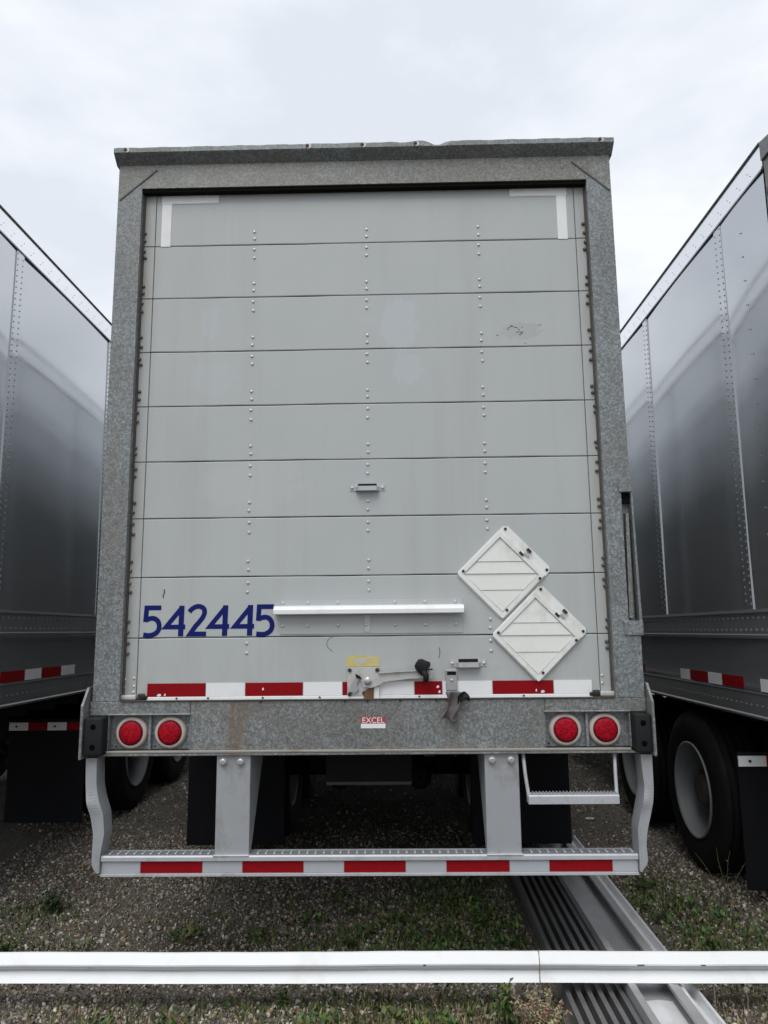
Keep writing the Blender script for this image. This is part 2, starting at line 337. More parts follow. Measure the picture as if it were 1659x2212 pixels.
def trailer_side(parent, s, y0, y1, pitch, zo, tapes, rivet_extra=False):
    """one long side; s=+1 right, -1 left (local); sheet panels bowed a little, rivet rows, rails and tape"""
    X = 1.28
    zl = (1.09+zo, 1.225+zo, 1.515+zo, 1.67+zo, 3.94+zo, 4.07+zo)
    edges = [.14]; y = y0
    while y < 16.0-.2:
        if y > .2: edges.append(y)
        y += pitch
    edges.append(16.0)
    riv = []
    for i in range(len(edges)-1):
        a0, a1 = edges[i]+.002, edges[i+1]-.002; rr = random.Random(i*7+int(s*3)+int(y0*100))
        bow = .0050+.002*rr.random(); tz = (rr.random()-.5)*.010; ty = (rr.random()-.5)*.003
        ny, nz = 10, 12; V=[]; F=[]
        for k in range(nz+1):
            for j in range(ny+1):
                t = j/ny; q = k/nz
                d = bow*(1-(2*t-1)**2) + tz*(q-.5) + ty*(t-.5) + .0015*math.sin(q*9+i) 
                V.append((s*(X-.004+d), a0+(a1-a0)*t, zl[3]+(zl[4]-zl[3])*q))
        for k in range(nz):
            for j in range(ny):
                f = [k*(ny+1)+j, k*(ny+1)+j+1, (k+1)*(ny+1)+j+1, (k+1)*(ny+1)+j]; F.append(f if s>0 else f[::-1])
        me = bpy.data.meshes.new('side_panel'); me.from_pydata(V,[],F); link('side_panel', me, 'side', parent, True)
        if i > 0:
            q = B(); x0,x1 = sorted((s*(X-.010), s*(X+.003))); q.box(x0,x1,edges[i]-.045,edges[i]+.045,zl[3],zl[4]); q.build('seam_strip','side',parent)
            for z in np.arange(zl[3]+.03, zl[4], .038):
                for dy in (-.03,.03): riv.append((edges[i]+dy, z+(.019 if dy>0 else 0), .003, .008))
    # backing wall
    q = B(); x0,x1 = sorted((s*(X-.05), s*(X-.022))); q.box(x0,x1,.14,16,zl[1],zl[5]); q.build('inner_wall','dark',parent)
    # lower panel, rails
    q = B(); x0,x1 = sorted((s*(X-.02), s*(X+.001))); q.box(x0,x1,.14,16,zl[1],zl[2]); q.build('lower_panel','side',parent)
    q = B(); sx = lambda v: s*(X+v)
    q.prism([(sx(-.02),zl[2]),(sx(.016),zl[2]),(sx(.018),zl[2]+.018),(sx(.006),zl[2]+.024),(sx(.006),zl[3]-.022),(sx(.018),zl[3]-.016),(sx(.016),zl[3]),(sx(-.02),zl[3])],'y',.14,16)
    q.build('rub_rail','siderail',parent)
    q = B(); q.prism([(sx(-.05),zl[0]),(sx(.012),zl[0]),(sx(.014),zl[0]+.012),(sx(.008),zl[0]+.02),(sx(.008),zl[1]-.012),(sx(.012),zl[1]),(sx(-.05),zl[1])],'y',.13,16); q.build('bottom_rail','siderail',parent)
    q = B(); q.prism([(sx(-.05),zl[4]-.01),(sx(.010),zl[4]-.01),(sx(.010),zl[4]),(sx(.004),zl[4]+.003),(sx(.004),zl[5]),(sx(-.05),zl[5])],'y',.13,16); q.build('top_rail','toprail',parent)
    q = B(); x0,x1 = sorted((sx(-.06),sx(.014))); q.box(x0,x1,.13,16,zl[5],zl[5]+.011,.003); q.build('roof_edge_trim','trim',parent)
    q = B(); x0,x1 = sorted((sx(.003),sx(.009))); q.box(x0,x1,.14,16,zl[4]-.018,zl[4]-.010); q.build('rail_lower_edge','siderail',parent)
    for yy in np.arange(.2, 15.9, .062):
        riv.append((yy, zl[2]+.045, .006, .010)); riv.append((yy+.03, zl[3]-.045, .006, .010))
        if yy < 9 and int(yy/.062)%2==0: riv.append((yy, zl[4]+.03, .003, .005)); riv.append((yy+.03, zl[4]+.06, .003, .005))
        if yy < 7: riv.append((yy, zl[0]+.07, .010, .006))
    for z in np.arange(zl[3]+.1, zl[4]-.1, .14): riv.append((.42, z, .006, .006))
    bv = np.array([(0,1,0),(0,0,1),(0,-1,0),(0,0,-1),(1,0,0),(-.6,1.0,0),(-.6,0,1.0),(-.6,-1.0,0),(-.6,0,-1.0)],float); bf = [(0,1,4),(1,2,4),(2,3,4),(3,0,4)]
    n = len(riv); Rm = np.zeros((n,3,3)); T = np.zeros((n,3))
    for i,(yy,z,px,r) in enumerate(riv): Rm[i] = np.diag((s*.006, r, r)); T[i] = (s*(X+px), yy, z)
    bulk('rivets', bv[:5], bf, (Rm,T), 'rivet', parent)['kind'] = 'stuff'
    for t0,t1,col in tapes:
        q = B(); x0,x1 = sorted((sx(.0015),sx(.004))); q.box(x0,x1,t0,t1,zl[1]+.012,zl[1]+.078); q.build('reflector_tape', col, parent)
def trailer_body(parent, zo):
    q = B(); q.prism([(-1.24,4.0+zo),(1.24,4.0+zo),(1.24,4.075+zo),(.6,4.10+zo),(-.6,4.10+zo),(-1.24,4.075+zo)],'y',.12,16); q.build('roof','trim',parent)
    q = B(); q.box(-1.225,1.225,.13,16,1.13,1.2)
    for yy in np.arange(.5,15.9,.4): q.box(-1.22,1.22,yy,yy+.05,1.03,1.13)
    q.build('floor_frame','dark',parent)
    q = B(); q.box(-1.28,1.28,16,16.06,1.1,4.07+zo,.02); q.build('front_wall','white',parent)

main = tag(empty('semi_trailer'), 'grey roll-up door trailer numbered 542445 in the middle, seen from behind', 'trailer', 'semi trailers parked side by side')
left = tag(empty('semi_trailer', (-3.500,.05,0)), 'trailer to the left of the numbered one, polished side in shade', 'trailer', 'semi trailers parked side by side')
right = tag(empty('semi_trailer', (3.362,-.11,0)), 'trailer to the right of the numbered one, polished side reflecting sky', 'trailer', 'semi trailers parked side by side')
W_, Rd = 'tape_white', 'tape_red'
trailer_side(main, -1, 1.3, 16, 1.3, 0, [(1.0,1.28,Rd),(1.28,1.46,W_)]); trailer_side(main, 1, 1.1, 16, 1.3, 0, [(1.0,1.28,Rd),(1.28,1.46,W_)])
trailer_side(left, 1, .76, 16, 1.5, .027, [(.28,.56,Rd),(.56,.86,W_),(.86,1.16,Rd),(1.16,1.38,W_),(1.38,1.67,Rd),(1.67,1.89,W_)])
trailer_side(left, -1, .76, 16, 1.5, .027, [])
trailer_side(right, -1, .705, 16, 1.32, -.025, [(.2,.47,Rd),(.47,.65,W_),(.85,1.13,Rd),(1.13,1.33,W_),(1.33,1.62,Rd),(1.62,1.79,W_),(2.55,2.75,Rd)])
trailer_side(right, 1, .705, 16, 1.32, -.025, [])
for p, z in ((main,0),(left,.027),(right,-.025)): trailer_body(p, z)
running_gear(main, 2.55, 1.7, tape=False)
running_gear(left, 3.33, 2.15, .70, 1.285, (.17,.894))
running_gear(right, 1.73, 1.06, .62, 1.262, (.09,.82))

# ------------------------------------------------------------------ rear frame (local = world for the middle trailer)
shared = []     # parts that the neighbours' rear ends repeat
q = B(); q.prism([(-1.158,1.236),(-1.283,1.236),(-1.283,3.780),(-1.158,3.889)],'y',0,.12); shared.append(q.build('corner_post','galv',main))
q = B()
q.prism([(1.158,1.236),(1.238,1.236),(1.238,3.8192),(1.158,3.889)],'y',0,.12); q.prism([(1.238,2.20),(1.283,2.20),(1.283,3.780),(1.238,3.8192)],'y',0,.12); q.box(1.238,1.290,0,.12,1.236,1.586)
q.box(1.2385,1.283,.045,.12,1.586,2.20)
q.prism([(1.2875,1.5865),(1.300,1.5865),(1.291,2.1995),(1.2835,2.1995)],'y',-.004,.11)
q.box(1.226,1.291,-.008,0,2.20,2.268,.003); q.box(1.214,1.303,-.008,0,1.518,1.586,.003)
pr = q.build('corner_post','galv',main); tag(pr, 'right corner post with a long narrow slot')
q = B(); q.prism([(1.246,1.60),(1.266,1.60),(1.272,2.10),(1.258,2.10)],'y',.012,.044); q.build('slot_bar','galv_brown',pr)
q = B(); q.box(1.240,1.284,.020,.044,2.15,2.198); q.build('slot_plug','gap',pr)
q = B(); q.prism([(1.158,1.236),(1.283,1.236),(1.283,3.780),(1.158,3.889)],'y',0,.12); plain_post = q.me('corner_post')
# header with overhanging lip
q = B(); q.prism([(-1.158,3.852),(1.158,3.852),(1.158,3.889),(1.283,3.780),(1.283,3.988),(-1.283,3.988),(-1.283,3.780),(-1.158,3.889)],'y',0,.12); hd = q.build('header','galv_brown',main); shared.append(hd)
q = B(); q.box(-1.1575,1.1575,.010,.046,3.835,3.852); q.build('header_seal','gap',hd)
nx = 90; V = []; F = []
for i in range(nx+1):
    x = -1.297+2.594*i/nx; dz = .0025*math.sin(i*.9)+.002*math.sin(i*2.3)
    dent = -.020*math.exp(-((x-.385)/.035)**2) - .006*math.exp(-((x-.21)/.03)**2) + .006*math.exp(-((x-.30)/.05)**2); dz2 = dz*.5+dent
    dy = .010*math.exp(-((x-.385)/.05)**2)
    for (yy,zz,kz) in ((-.001,3.984,0),(-.046,4.020,.1),(-.052,4.026,.2),(-.052+dy,4.050,.9),(-.046+dy,4.056,1),(.12,4.088,0),(.12,3.984,0)): V.append((x,yy,zz+dz2*kz))
for i in range(nx):
    for k in range(7): F.append((i*7+k, i*7+(k+1)%7, (i+1)*7+(k+1)%7, (i+1)*7+k))
F.append(tuple(range(7))[::-1]); F.append(tuple(nx*7+k for k in range(7)))
me = bpy.data.meshes.new('header_lip'); me.from_pydata(V,[],F); bm = bmesh.new(); bm.from_mesh(me); bmesh.ops.recalc_face_normals(bm, faces=bm.faces); bm.to_mesh(me); bm.free()
lip = link('header_lip', me, 'galv', hd)
q = B(); q.lathe([(.009,0),(.009,-.005),(.005,-.008)],'y',(0,0,0),8); stud = q.me('lip_stud')
q = B(); q.lathe([(.0145,0),(.0135,-.002)],'y',(0,0,0),10); wash = q.me('stud_washer')
for x in (-1.235,-.285,.0,.275,1.225):
    st = link('lip_stud', stud, 'rust', hd, loc=(x,-.0535,4.040)); link('stud_washer', wash, 'latch', hd, loc=(x+.007,-.0525,4.038))
def strip2d(pts, wd, y0, y1, b=None, ends=0):
    """mitred ribbon through 2D (x,z) points, thickness y0..y1"""
    b = b or B(); pts = [Vector(p) for p in pts]; L=[]; Rr=[]
    for i,p in enumerate(pts):
        d0 = (p-pts[i-1]).normalized() if i>0 else None; d1 = (pts[i+1]-p).normalized() if i<len(pts)-1 else None
        if d0 is None: d0=d1
        if d1 is None: d1=d0
        n0=Vector((-d0.y,d0.x)); n1=Vector((-d1.y,d1.x)); m=(n0+n1)
        m = m.normalized() if m.length>1e-6 else n0
        k = min(1/max(m.dot(n0),.3),2.2); L.append(p+m*k*wd/2); Rr.append(p-m*k*wd/2)
    bm=b.bm; fs=[]
    vs=[[bm.verts.new((a_.x,y,a_.y)) for a_ in S] for S in (L,Rr) for y in (y0,y1)]
    l0,l1,r0,r1=vs
    for i in range(len(pts)-1):
        fs+= [bm.faces.new((l0[i],r0[i],r0[i+1],l0[i+1])), bm.faces.new((l1[i],l1[i+1],r1[i+1],r1[i])), bm.faces.new((l0[i],l0[i+1],l1[i+1],l1[i])), bm.faces.new((r0[i],r1[i],r1[i+1],r0[i+1]))]
    fs+=[bm.faces.new((l0[0],l1[0],r1[0],r0[0])), bm.faces.new((l0[-1],r0[-1],r1[-1],l1[-1]))]
    bmesh.ops.recalc_face_normals(bm, faces=fs); return b
for pts in ([(-1.082,3.956),(-1.158,3.889),(-1.215,3.8393),(-1.275,3.787)], [(1.085,3.953),(1.158,3.889),(1.22,3.835),(1.276,3.786)]):
    strip2d(pts,.007,-.004,.004).build('weld_seam','weld',hd)
for s in (-1,1):
    x0,x1=sorted((s*1.1575,s*1.150)); q=B(); q.box(x0,x1,.036,.048,1.24,3.84); shared.append(q.build('side_seal','seal',main))

# ------------------------------------------------------------------ roll-up door
DY = .05
joints = [1.238,1.527,1.817,2.107,2.394,2.680,2.968,3.260,3.550,3.866]
q = B(); q.box(-1.20,1.20,DY+.024,DY+.04,1.238,3.90); door = q.build('roll_up_door','door_gap',main)
rv = dome(.0085,.006).me('rivet'); rvs = dome(.0075,.005,7).me('rivet'); hb = B().lathe([(.0085,0),(.0085,-.008),(.005,-.011)],'y',(0,0,0),7).me('hinge_bolt')
for i in range(9):
    z0,z1 = joints[i]+.0013, joints[i+1]-.0013
    q = B(); ra=random.Random(40+i); pa,pb=ra.uniform(0,6),ra.uniform(0,6); N=26; xs_=[-1.0945+2.195*k/N for k in range(N+1)]
    wv_=lambda x,ph,sg: sg*(.0009*math.sin(3.1*x+ph)+.0007*math.sin(8.3*x+2*ph)+.0006*math.sin(19*x+ph*3))
    q.prism([(x,z0+abs(wv_(x,pa,1))) for x in xs_]+[(x,z1-abs(wv_(x,pb,1))) for x in xs_[::-1]],'y',DY,DY+.022)
    fe=[e for e in q.bm.edges if all(abs(v.co.y-DY)<1e-6 for v in e.verts)]; bmesh.ops.bevel(q.bm,geom=fe,offset=.004,segments=2,profile=.5,affect='EDGES')
    p = q.build('door_panel','door',door)
    for x0,x1 in ((-1.17,-1.0968),(1.1028,1.17)):
        q = B(); q.box(x0,x1,DY-.0016,DY+.020,z0+.0005,z1-.0005,.002); q.build('end_cap','door',door)
first=True
for i in range(1,9):
    for x in (-.572,.0145,.596):
        for dz in (.074,.033,-.028,-.073):
            if i==1 and (abs(x)<.1 or (x<-.5 and dz>0)): continue
            link('rivet', rv, 'rivet', door, loc=(x+random.uniform(-.002,.002),DY+.0005,joints[i]+dz+random.uniform(-.003,.003)))
    for s in (-1,1):
        for dz in (.075,.035,-.03,-.07):
            link('hinge_bolt', hb, 'hinge', door, loc=(s*1.144+random.uniform(-.005,.004),DY-.002,joints[i]+dz+random.uniform(-.008,.008)))
for s,c in ((-1,-1.13),(1,1.135)):
    for dx,dz in ((-.022,.095),(.022,.10),(-.024,.06),(.022,.062),(.02,.035)): link('rivet', rvs, 'rivet', door, loc=(c+dx,DY-.001,1.238+dz))
    q=B(); q.box(c-s*.0-.04,c+.04,DY-.022,DY-.002,1.239,1.262,.006,2); q.build('roller_bracket','latch',door)
    q=B(); q.box(c-s*.06-.014,c-s*.06+.02,DY-.02,DY-.003,1.244,1.268,.006,2); q.box(c-s*.08-.008,c-s*.08+.012,DY-.012,DY-.003,1.24,1.258,.004); q.build('roller_bolt','bolt_dark',door)
# reflective tape and bottom strip
reds=[(-1.044,-.763),(-.575,-.30),(-.113,.05),(.227,.359),(.595,.882)]; x=-1.044; segs=[]
cuts=[-1.044,-.763,-.575,-.30,-.113,.05,.227,.359,.595,.882,1.062]
for i in range(10):
    q=B(); x0,x1=cuts[i]+.0015,cuts[i+1]-.0015; q.box(x0,x1,DY-.0035,DY-.0005,1.252,1.313); q.build('reflector_tape','tape_red' if i%2==0 else 'tape_white',door)
for (x_,z_,w_) in ((-.985,1.259,.022),(-.957,1.261,.008),(-.49,1.284,.009),(.338,1.288,.014),(.345,1.265,.012),(.83,1.262,.02),(.80,1.268,.007)):
    q=B(); q.prism([(x_-w_/2,z_-.004),(x_-w_*.1,z_-.007),(x_+w_/2,z_-.003),(x_+w_*.3,z_+.006),(x_-w_*.25,z_+.005)],'y',DY-.0042,DY-.0036); q.build('tape_chip','tape_white',door)
q=B(); q.box(-1.046,1.064,DY-.006,DY-.0005,1.229,1.2505,.002); bs=q.build('bottom_strip','white',door)
for x in (-.90,-.75,-.49,-.22,.25,.46,.74): link('strip_screw', B().lathe([(.005,0),(.005,-.003)],'y',(0,0,0),6).me('strip_screw'),'bolt_dark',bs,loc=(x,DY-.006,1.244))
for pts in ((-1.067,-.765,3.789,3.836),(.767,1.064,3.792,3.841)):
    q=B(); q.box(pts[0],pts[1],DY-.0025,DY-.0005,pts[2],pts[3]); q.build('corner_tape','tape_white',door)
    q=B(); xa=pts[0]+.003 if pts[0]<0 else pts[1]-.055; q.box(xa,xa+.051,DY-.0025,DY-.0005,3.548,pts[2]-.001); q.build('corner_tape','tape_white',door)
    q=B(); xa=pts[0]+.06 if pts[0]<0 else pts[0]+.0; q.box(xa,xa+.24,DY-.004,DY-.003,pts[2]+.004,pts[2]+.014); q.build('tape_edge','white',door)
# painted number
def smooth(p,n=2):
    for _ in range(n):
        o=[p[0]]
        for a_,b_ in zip(p,p[1:]): o+= [(a_[0]*.75+b_[0]*.25,a_[1]*.75+b_[1]*.25),(a_[0]*.25+b_[0]*.75,a_[1]*.25+b_[1]*.75)]
        o.append(p[-1]); p=o
    return p
K=.000441
def num(u,v): return (-1.073+(u-90)*K*1.013, 1.535+(487-v)*K)
five=lambda u:([[(u+185,178),(u+25,178),(u+18,322)], [(u+14,322),(u+60,296),(u+115,292),(u+160,330),(u+175,388),(u+155,440),(u+110,470),(u+60,476),(u+0,468)]],)
digits=[('five',90,None),('four',320,None),('two',580,None),('four',795,None),('four',1065,None),('five',1312,None)]
for i,(d,u,_) in enumerate(digits):
    b=B()
    if d=='five':
        S=[[(u+185,178),(u+27,178),(u+19,330)], smooth([(u+17,312),(u+55,296),(u+110,288),(u+158,322),(u+174,386),(u+155,440),(u+105,472),(u+55,478),(u+0,470)])]
    elif d=='four': S=[[(u+186,172),(u+12,388),(u+222,388)],[(u+180,158),(u+174,488)]]
    else: S=[smooth([(u+2,228),(u+30,190),(u+95,160),(u+160,185),(u+172,240),(u+140,305),(u+70,385)])+[(u+16,466),(u+190,466)]]
    for k,s_ in enumerate(S): strip2d([num(*p) for p in s_], 52*K*(1.10 if (d=='four' and k==1) else 1), DY-.0012-.0004*k, DY-.0004, b)
    b.build('number_digit','blue',door)
# shelf bar with base plate
q=B(); q.box(-.412,.463,DY-.0035,DY-.0005,1.538,1.700,.001); pl=q.build('bar_plate','door',door)
q=B(); q.prism([(DY-.004,1.640),(DY-.050,1.630),(DY-.056,1.634),(DY-.056,1.652),(DY-.046,1.668),(DY-.004,1.674)],'x',-.437,.467); q.build('step_bar','white',door)
for x in (-.42+.02,-.28,-.135,.0,.14,.285,.43):
    if abs(x)>.01: link('rivet', rv,'rivet',door,loc=(x,DY-.003,1.687))
    link('rivet', rv,'rivet',door,loc=(x,DY-.003,1.578))
q=B(); q.box(-.008,.022,DY-.006,DY-.003,1.545,1.628,.002); q.build('rusty_tab','latch',door)
# pull handles
def pull(x,z):
    q=B(); q.box(x-.088,x+.088,DY-.003,DY-.0005,z-.016,z+.016,.001); h=q.build('pull_handle','door',door)
    q=B(); q.prism([(x-.060,DY-.003),(x-.046,DY-.034),(x+.046,DY-.034),(x+.060,DY-.003)],'z',z-.018,z+.004); q.build('grip','silver_bright',h)
    q=B(); q.box(x-.046,x+.046,DY-.0045,DY-.003,z+.005,z+.020); q.build('grip_slot','dark',h)
    for dx in (-.075,.075): link('rivet', rv,'rivet',h,loc=(x+dx,DY-.003,z))
pull(.011,2.248); pull(.484,1.395)
# hazard placard holders
def clip(poly,z,keep_above):
    o=[]
    for i in range(len(poly)):
        a_,b_=poly[i],poly[(i+1)%len(poly)]; ia=(a_[1]>=z)==keep_above; ib=(b_[1]>=z)==keep_above
        if ia: o.append(a_)
        if ia!=ib: t=(z-a_[1])/(b_[1]-a_[1]); o.append((a_[0]+t*(b_[0]-a_[0]),z))
    return o
def placard(cx,cz,dy,label):
    E1=Vector((.696,-.718)); E2=Vector((-.714,-.700)); O=Vector((cx,cz)) # top corner
    P=lambda a_,b_: tuple(O+E1*a_+E2*b_)
    Wd,Hd=.312,.346; y1=DY-.0008-dy; y0=y1-.004
    ch=.018
    q=B(); q.prism([P(ch,0),P(Wd-ch,0),P(Wd,ch),P(Wd,Hd-ch),P(Wd-ch,Hd),P(ch,Hd),P(0,Hd-ch),P(0,ch)],'y',y0,y1); root=q.build('placard_holder','placard',door)
    tag(root,label)
    fr=.020; a0,a1,b0,b1=.006,Wd-.006,.046,Hd-.006
    for pa,pb in (((a0,b0),(a1,b0+fr)),((a0,b1-fr),(a1,b1)),((a0,b0+fr),(a0+fr,b1-fr)),((a1-fr,b0+fr),(a1,b1-fr))):
        q=B(); q.prism([P(pa[0],pa[1]),P(pb[0],pa[1]),P(pb[0],pb[1]),P(pa[0],pb[1])],'y',y0-.009,y0); q.build('frame_bar','placard',root)
    inner=[P(a0+fr+.004,b0+fr+.004),P(a1-fr-.004,b0+fr+.004),P(a1-fr-.004,b1-fr-.004),P(a0+fr+.004,b1-fr-.004)]
    cz_=sum(p[1] for p in inner)/4; h=.085
    zs=[cz_+.062,cz_+.004,cz_-.075]
    parts=[clip(inner,zs[0]+.0015,True), clip(clip(inner,zs[0]-.0015,False),zs[1]+.001,True), clip(clip(inner,zs[1]-.001,False),zs[2]+.0015,True), clip(inner,zs[2]-.0015,False)]
    for k,pg in enumerate(parts):
        if len(pg)<3: continue
        zc=[p[1] for p in pg]; zm,zM=min(zc),max(zc); b=B(); n=len(pg)
        # a leaf tilted a little: bottom edge further out
        A=[b.bm.verts.new((p[0], y0-.001-.004*(zM-p[1])/(zM-zm)-(.001 if k%2 else 0), p[1])) for p in pg]; Bk=[b.bm.verts.new((p[0],y0-.0002,p[1])) for p in pg]
        fs=[b.bm.faces.new(A),b.bm.faces.new(Bk[::-1])]+[b.bm.faces.new((A[i],Bk[i],Bk[(i+1)%n],A[(i+1)%n])) for i in range(n)]
        bmesh.ops.recalc_face_normals(b.bm,faces=fs); b.build('placard_leaf','placard_leaf' if k else 'placard',root)
    bl=B().lathe([(.007,0),(.007,-.004),(.004,-.006)],'y',(0,0,0),8).me('bolt')
    for a_,b_ in ((.018,.018),(Wd-.016,.020),(.016,Hd-.035),(Wd-.012,.075),(Wd-.02,Hd-.05)): 
        p=P(a_,b_); link('bolt',bl,'bolt_dark',root,loc=(p[0],y0-(.0005 if b_<.04 else .0095),p[1]))
    for k,(a_,b_) in enumerate(((.55*Wd,.014),(.55*Wd+.006,.040),(.50*Wd,.052))):
        p=P(a_,b_); q=B(); q.prism([P(a_-.012,b_-.006),P(a_+.012,b_-.006),P(a_+.012,b_+.006),P(a_-.012,b_+.006)],'y',y0-.013,y0-(.0004 if k<2 else .0095)); q.build('spring_clip','bolt_dark' if k!=1 else 'bolt',root)
placard(.682,2.060,0,'upper of the two white diamond placard holders'); placard(.840,1.766,.005,'lower of the two white diamond placard holders')
# latch
q=B(); q.box(-.090,.064,DY-.006,DY-.0038,1.246,1.380,.001); lt=q.build('latch_plate','latch',door)
bl=B().lathe([(.0095,0),(.0095,-.007),(.006,-.010)],'y',(0,0,0),8).me('bolt')
for x,z in ((-.078,1.368),(.052,1.368),(-.078,1.258),(-.010,1.262)): link('bolt',bl,'bolt_dark',lt,loc=(x,DY-.0062,z))
q=B(); q.prism([(-.072,1.30),(-.05,1.335),(-.035,1.345),(-.03,1.33),(-.045,1.305),(-.035,1.28),(-.055,1.262),(-.075,1.27)],'y',DY-.018,DY-.0062); q.build('latch_cam','bolt',lt)
q=B(); q.prism([(-.052,1.352),(-.028,1.340),(-.02,1.325),(-.045,1.332)],'y',DY-.024,DY-.0185); q.build('latch_pawl','dark',lt)
arm=[(.0-.012,1.292),(.022,1.286),(.055,1.296),(.085,1.314),(.20,1.327),(.312,1.330),(.316,1.360),(.30,1.364),(.15,1.357),(.06,1.352),(.022,1.350),(-.010,1.345),(-.018,1.318)]
q=B(); q.prism(arm,'y',DY-.030,DY-.020); ar=q.build('latch_arm','latch',lt)
q=B(); q.prism([(.06,1.353),(.15,1.358),(.30,1.365),(.30,1.369),(.06,1.358)],'y',DY-.042,DY-.0195); q.build('arm_flange','latch',ar)
link('pivot_bolt',B().lathe([(.019,0),(.019,-.006),(.012,-.010),(.012,-.020),(.006,-.022)],'y',(0,0,0),10).me('pivot_bolt'),'bolt',ar,loc=(.008,DY-.0302,1.318))
q=B(); q.prism([(-.012,1.236),(.032,1.236),(.036,1.282),(.02,1.288),(-.008,1.27)],'y',DY-.022,DY-.0064); q.build('catch_block','rust',lt)
q=B(); q.box(.034,.062,DY-.016,DY-.0064,1.232,1.292,.003); q.build('catch_post','white',lt)
q=B(); 
st_pts=[(-.095,1.383),(.062,1.384),(.064,1.428),(.05,1.434),(.02,1.431),(-.01,1.437),(-.05,1.432),(-.09,1.434)]
q.prism(st_pts,'y',DY-.0016,DY-.0004); q.build('worn_sticker','yellow',door)
q=B(); q.prism([(-.06,1.398),(-.01,1.395),(.0,1.415),(.045,1.420),(.05,1.425),(-.04,1.424)],'y',DY-.0021,DY-.0016); q.build('sticker_print','latch',door)
# bracket that held the arm
q=B(); q.box(.376,.430,DY-.014,DY-.0038,1.270,1.366,.003); bk=q.build('arm_bracket','bolt',door)
q=B(); q.box(.382,.424,DY-.016,DY-.0142,1.342,1.358); q.build('bracket_slot','gap',bk)
link('rivet',rvs,'rivet',bk,loc=(.403,DY-.0142,1.318))
# faint scratches and marks
strip2d(smooth([(-.98,1.76),(-.977,1.745),(-.984,1.73),(-.982,1.718)]),.006,DY-.0008,DY-.0003).build('scuff_mark','seal',door)
strip2d(smooth([(-.16,1.525),(-.185,1.51),(-.19,1.48),(-.16,1.455)]),.0022,DY-.0008,DY-.0003).build('scratch','seal',door)
strip2d(smooth([(.345,1.42),(.352,1.44),(.349,1.47)]),.003,DY-.0008,DY-.0003).build('scratch','seal',door)
for k in range(14):
    x,z=.78+random.gauss(0,.05),3.05+random.gauss(0,.025); strip2d([(x,z),(x+random.uniform(.008,.02),z+random.uniform(-.006,.012))],random.uniform(.002,.004),DY-.0008,DY-.0003).build('scuff_mark','seal',door)

# ------------------------------------------------------------------ padlock, rag
pk=tag(empty('padlock',(.27,DY-.045,1.36)),'black rubber covered padlock hanging on the latch arm','padlock')
def rock(r,sub=2,amp=.18,seed=0,scale=(1,1,1)):
    b=B(); bmesh.ops.create_icosphere(b.bm,subdivisions=sub,radius=r); rr=random.Random(seed)
    for v in b.bm.verts: v.co*=1+amp*(rr.random()-.5)*2; v.co=Vector((v.co.x*scale[0],v.co.y*scale[1],v.co.z*scale[2]))
    return b
rock(.034,2,.16,3,(1.05,.7,.95)).build('body','rubber',pk,False,loc=(-.004,0,.026))
q=B(); q.tube([(.0,-.005,.005),(.012,-.008,-.02),(.010,-.008,-.045)],[.016,.014,.013],8); q.build('shackle_cover','rubber',pk,True)
q=B(); q.box(.012,.044,-.014,-.004,.008,.014,.002); q.build('key_tab','rubber',pk)
q=B(); q.tube([(-.02,0,.03),(-.018,-.004,-.005),(-.004,.01,-.016)],.006,6); q.build('shackle','bolt_dark',pk,True)
rg=tag(empty('rag',(.402,DY-.082,1.2)),'torn grey brown rag hanging from the small bracket by the latch','rag')
def cloth(f,nu,nv,name,mat,parent):
    V=[];F=[]
    for layer in (0,.004):
        for j in range(nv+1):
            for i in range(nu+1): x,y,z=f(i/nu,j/nv); V.append((x,y+layer,z))
    n=(nu+1)*(nv+1)
    for j in range(nv):
        for i in range(nu):
            a_=j*(nu+1)+i; F+= [(a_,a_+1,a_+nu+2,a_+nu+1),(n+a_,n+a_+nu+1,n+a_+nu+2,n+a_+1)]
    bd=[(i,i+1) for i in range(nu)]+[(nv*(nu+1)+i+1,nv*(nu+1)+i) for i in range(nu)]+[((j+1)*(nu+1),j*(nu+1)) for j in range(nv)]+[(j*(nu+1)+nu,(j+1)*(nu+1)+nu) for j in range(nv)]
    for a_,b_ in bd: F.append((b_,a_,n+a_,n+b_))
    me=bpy.data.meshes.new(name); me.from_pydata(V,[],F); return link(name,me,mat,parent,True)
cloth(lambda u,v:(-.034+.068*u*(1-.08*v)+.016*math.sin(v*5)*v+.008*math.sin(u*9+v*4), -.012*math.sin(u*8+v*3)-.008*math.sin(v*9+u*5), .070-.130*v+.012*math.sin(u*6)*v),12,14,'hanging_cloth','cloth',rg)
cloth(lambda u,v:(.020+.056*u, -.008*math.sin(u*6+v*5)-.012, .050+.030*math.sin(u*2.3)-.045*v*(1-.4*u)-.022*u*u),8,8,'torn_end','rubber',rg)

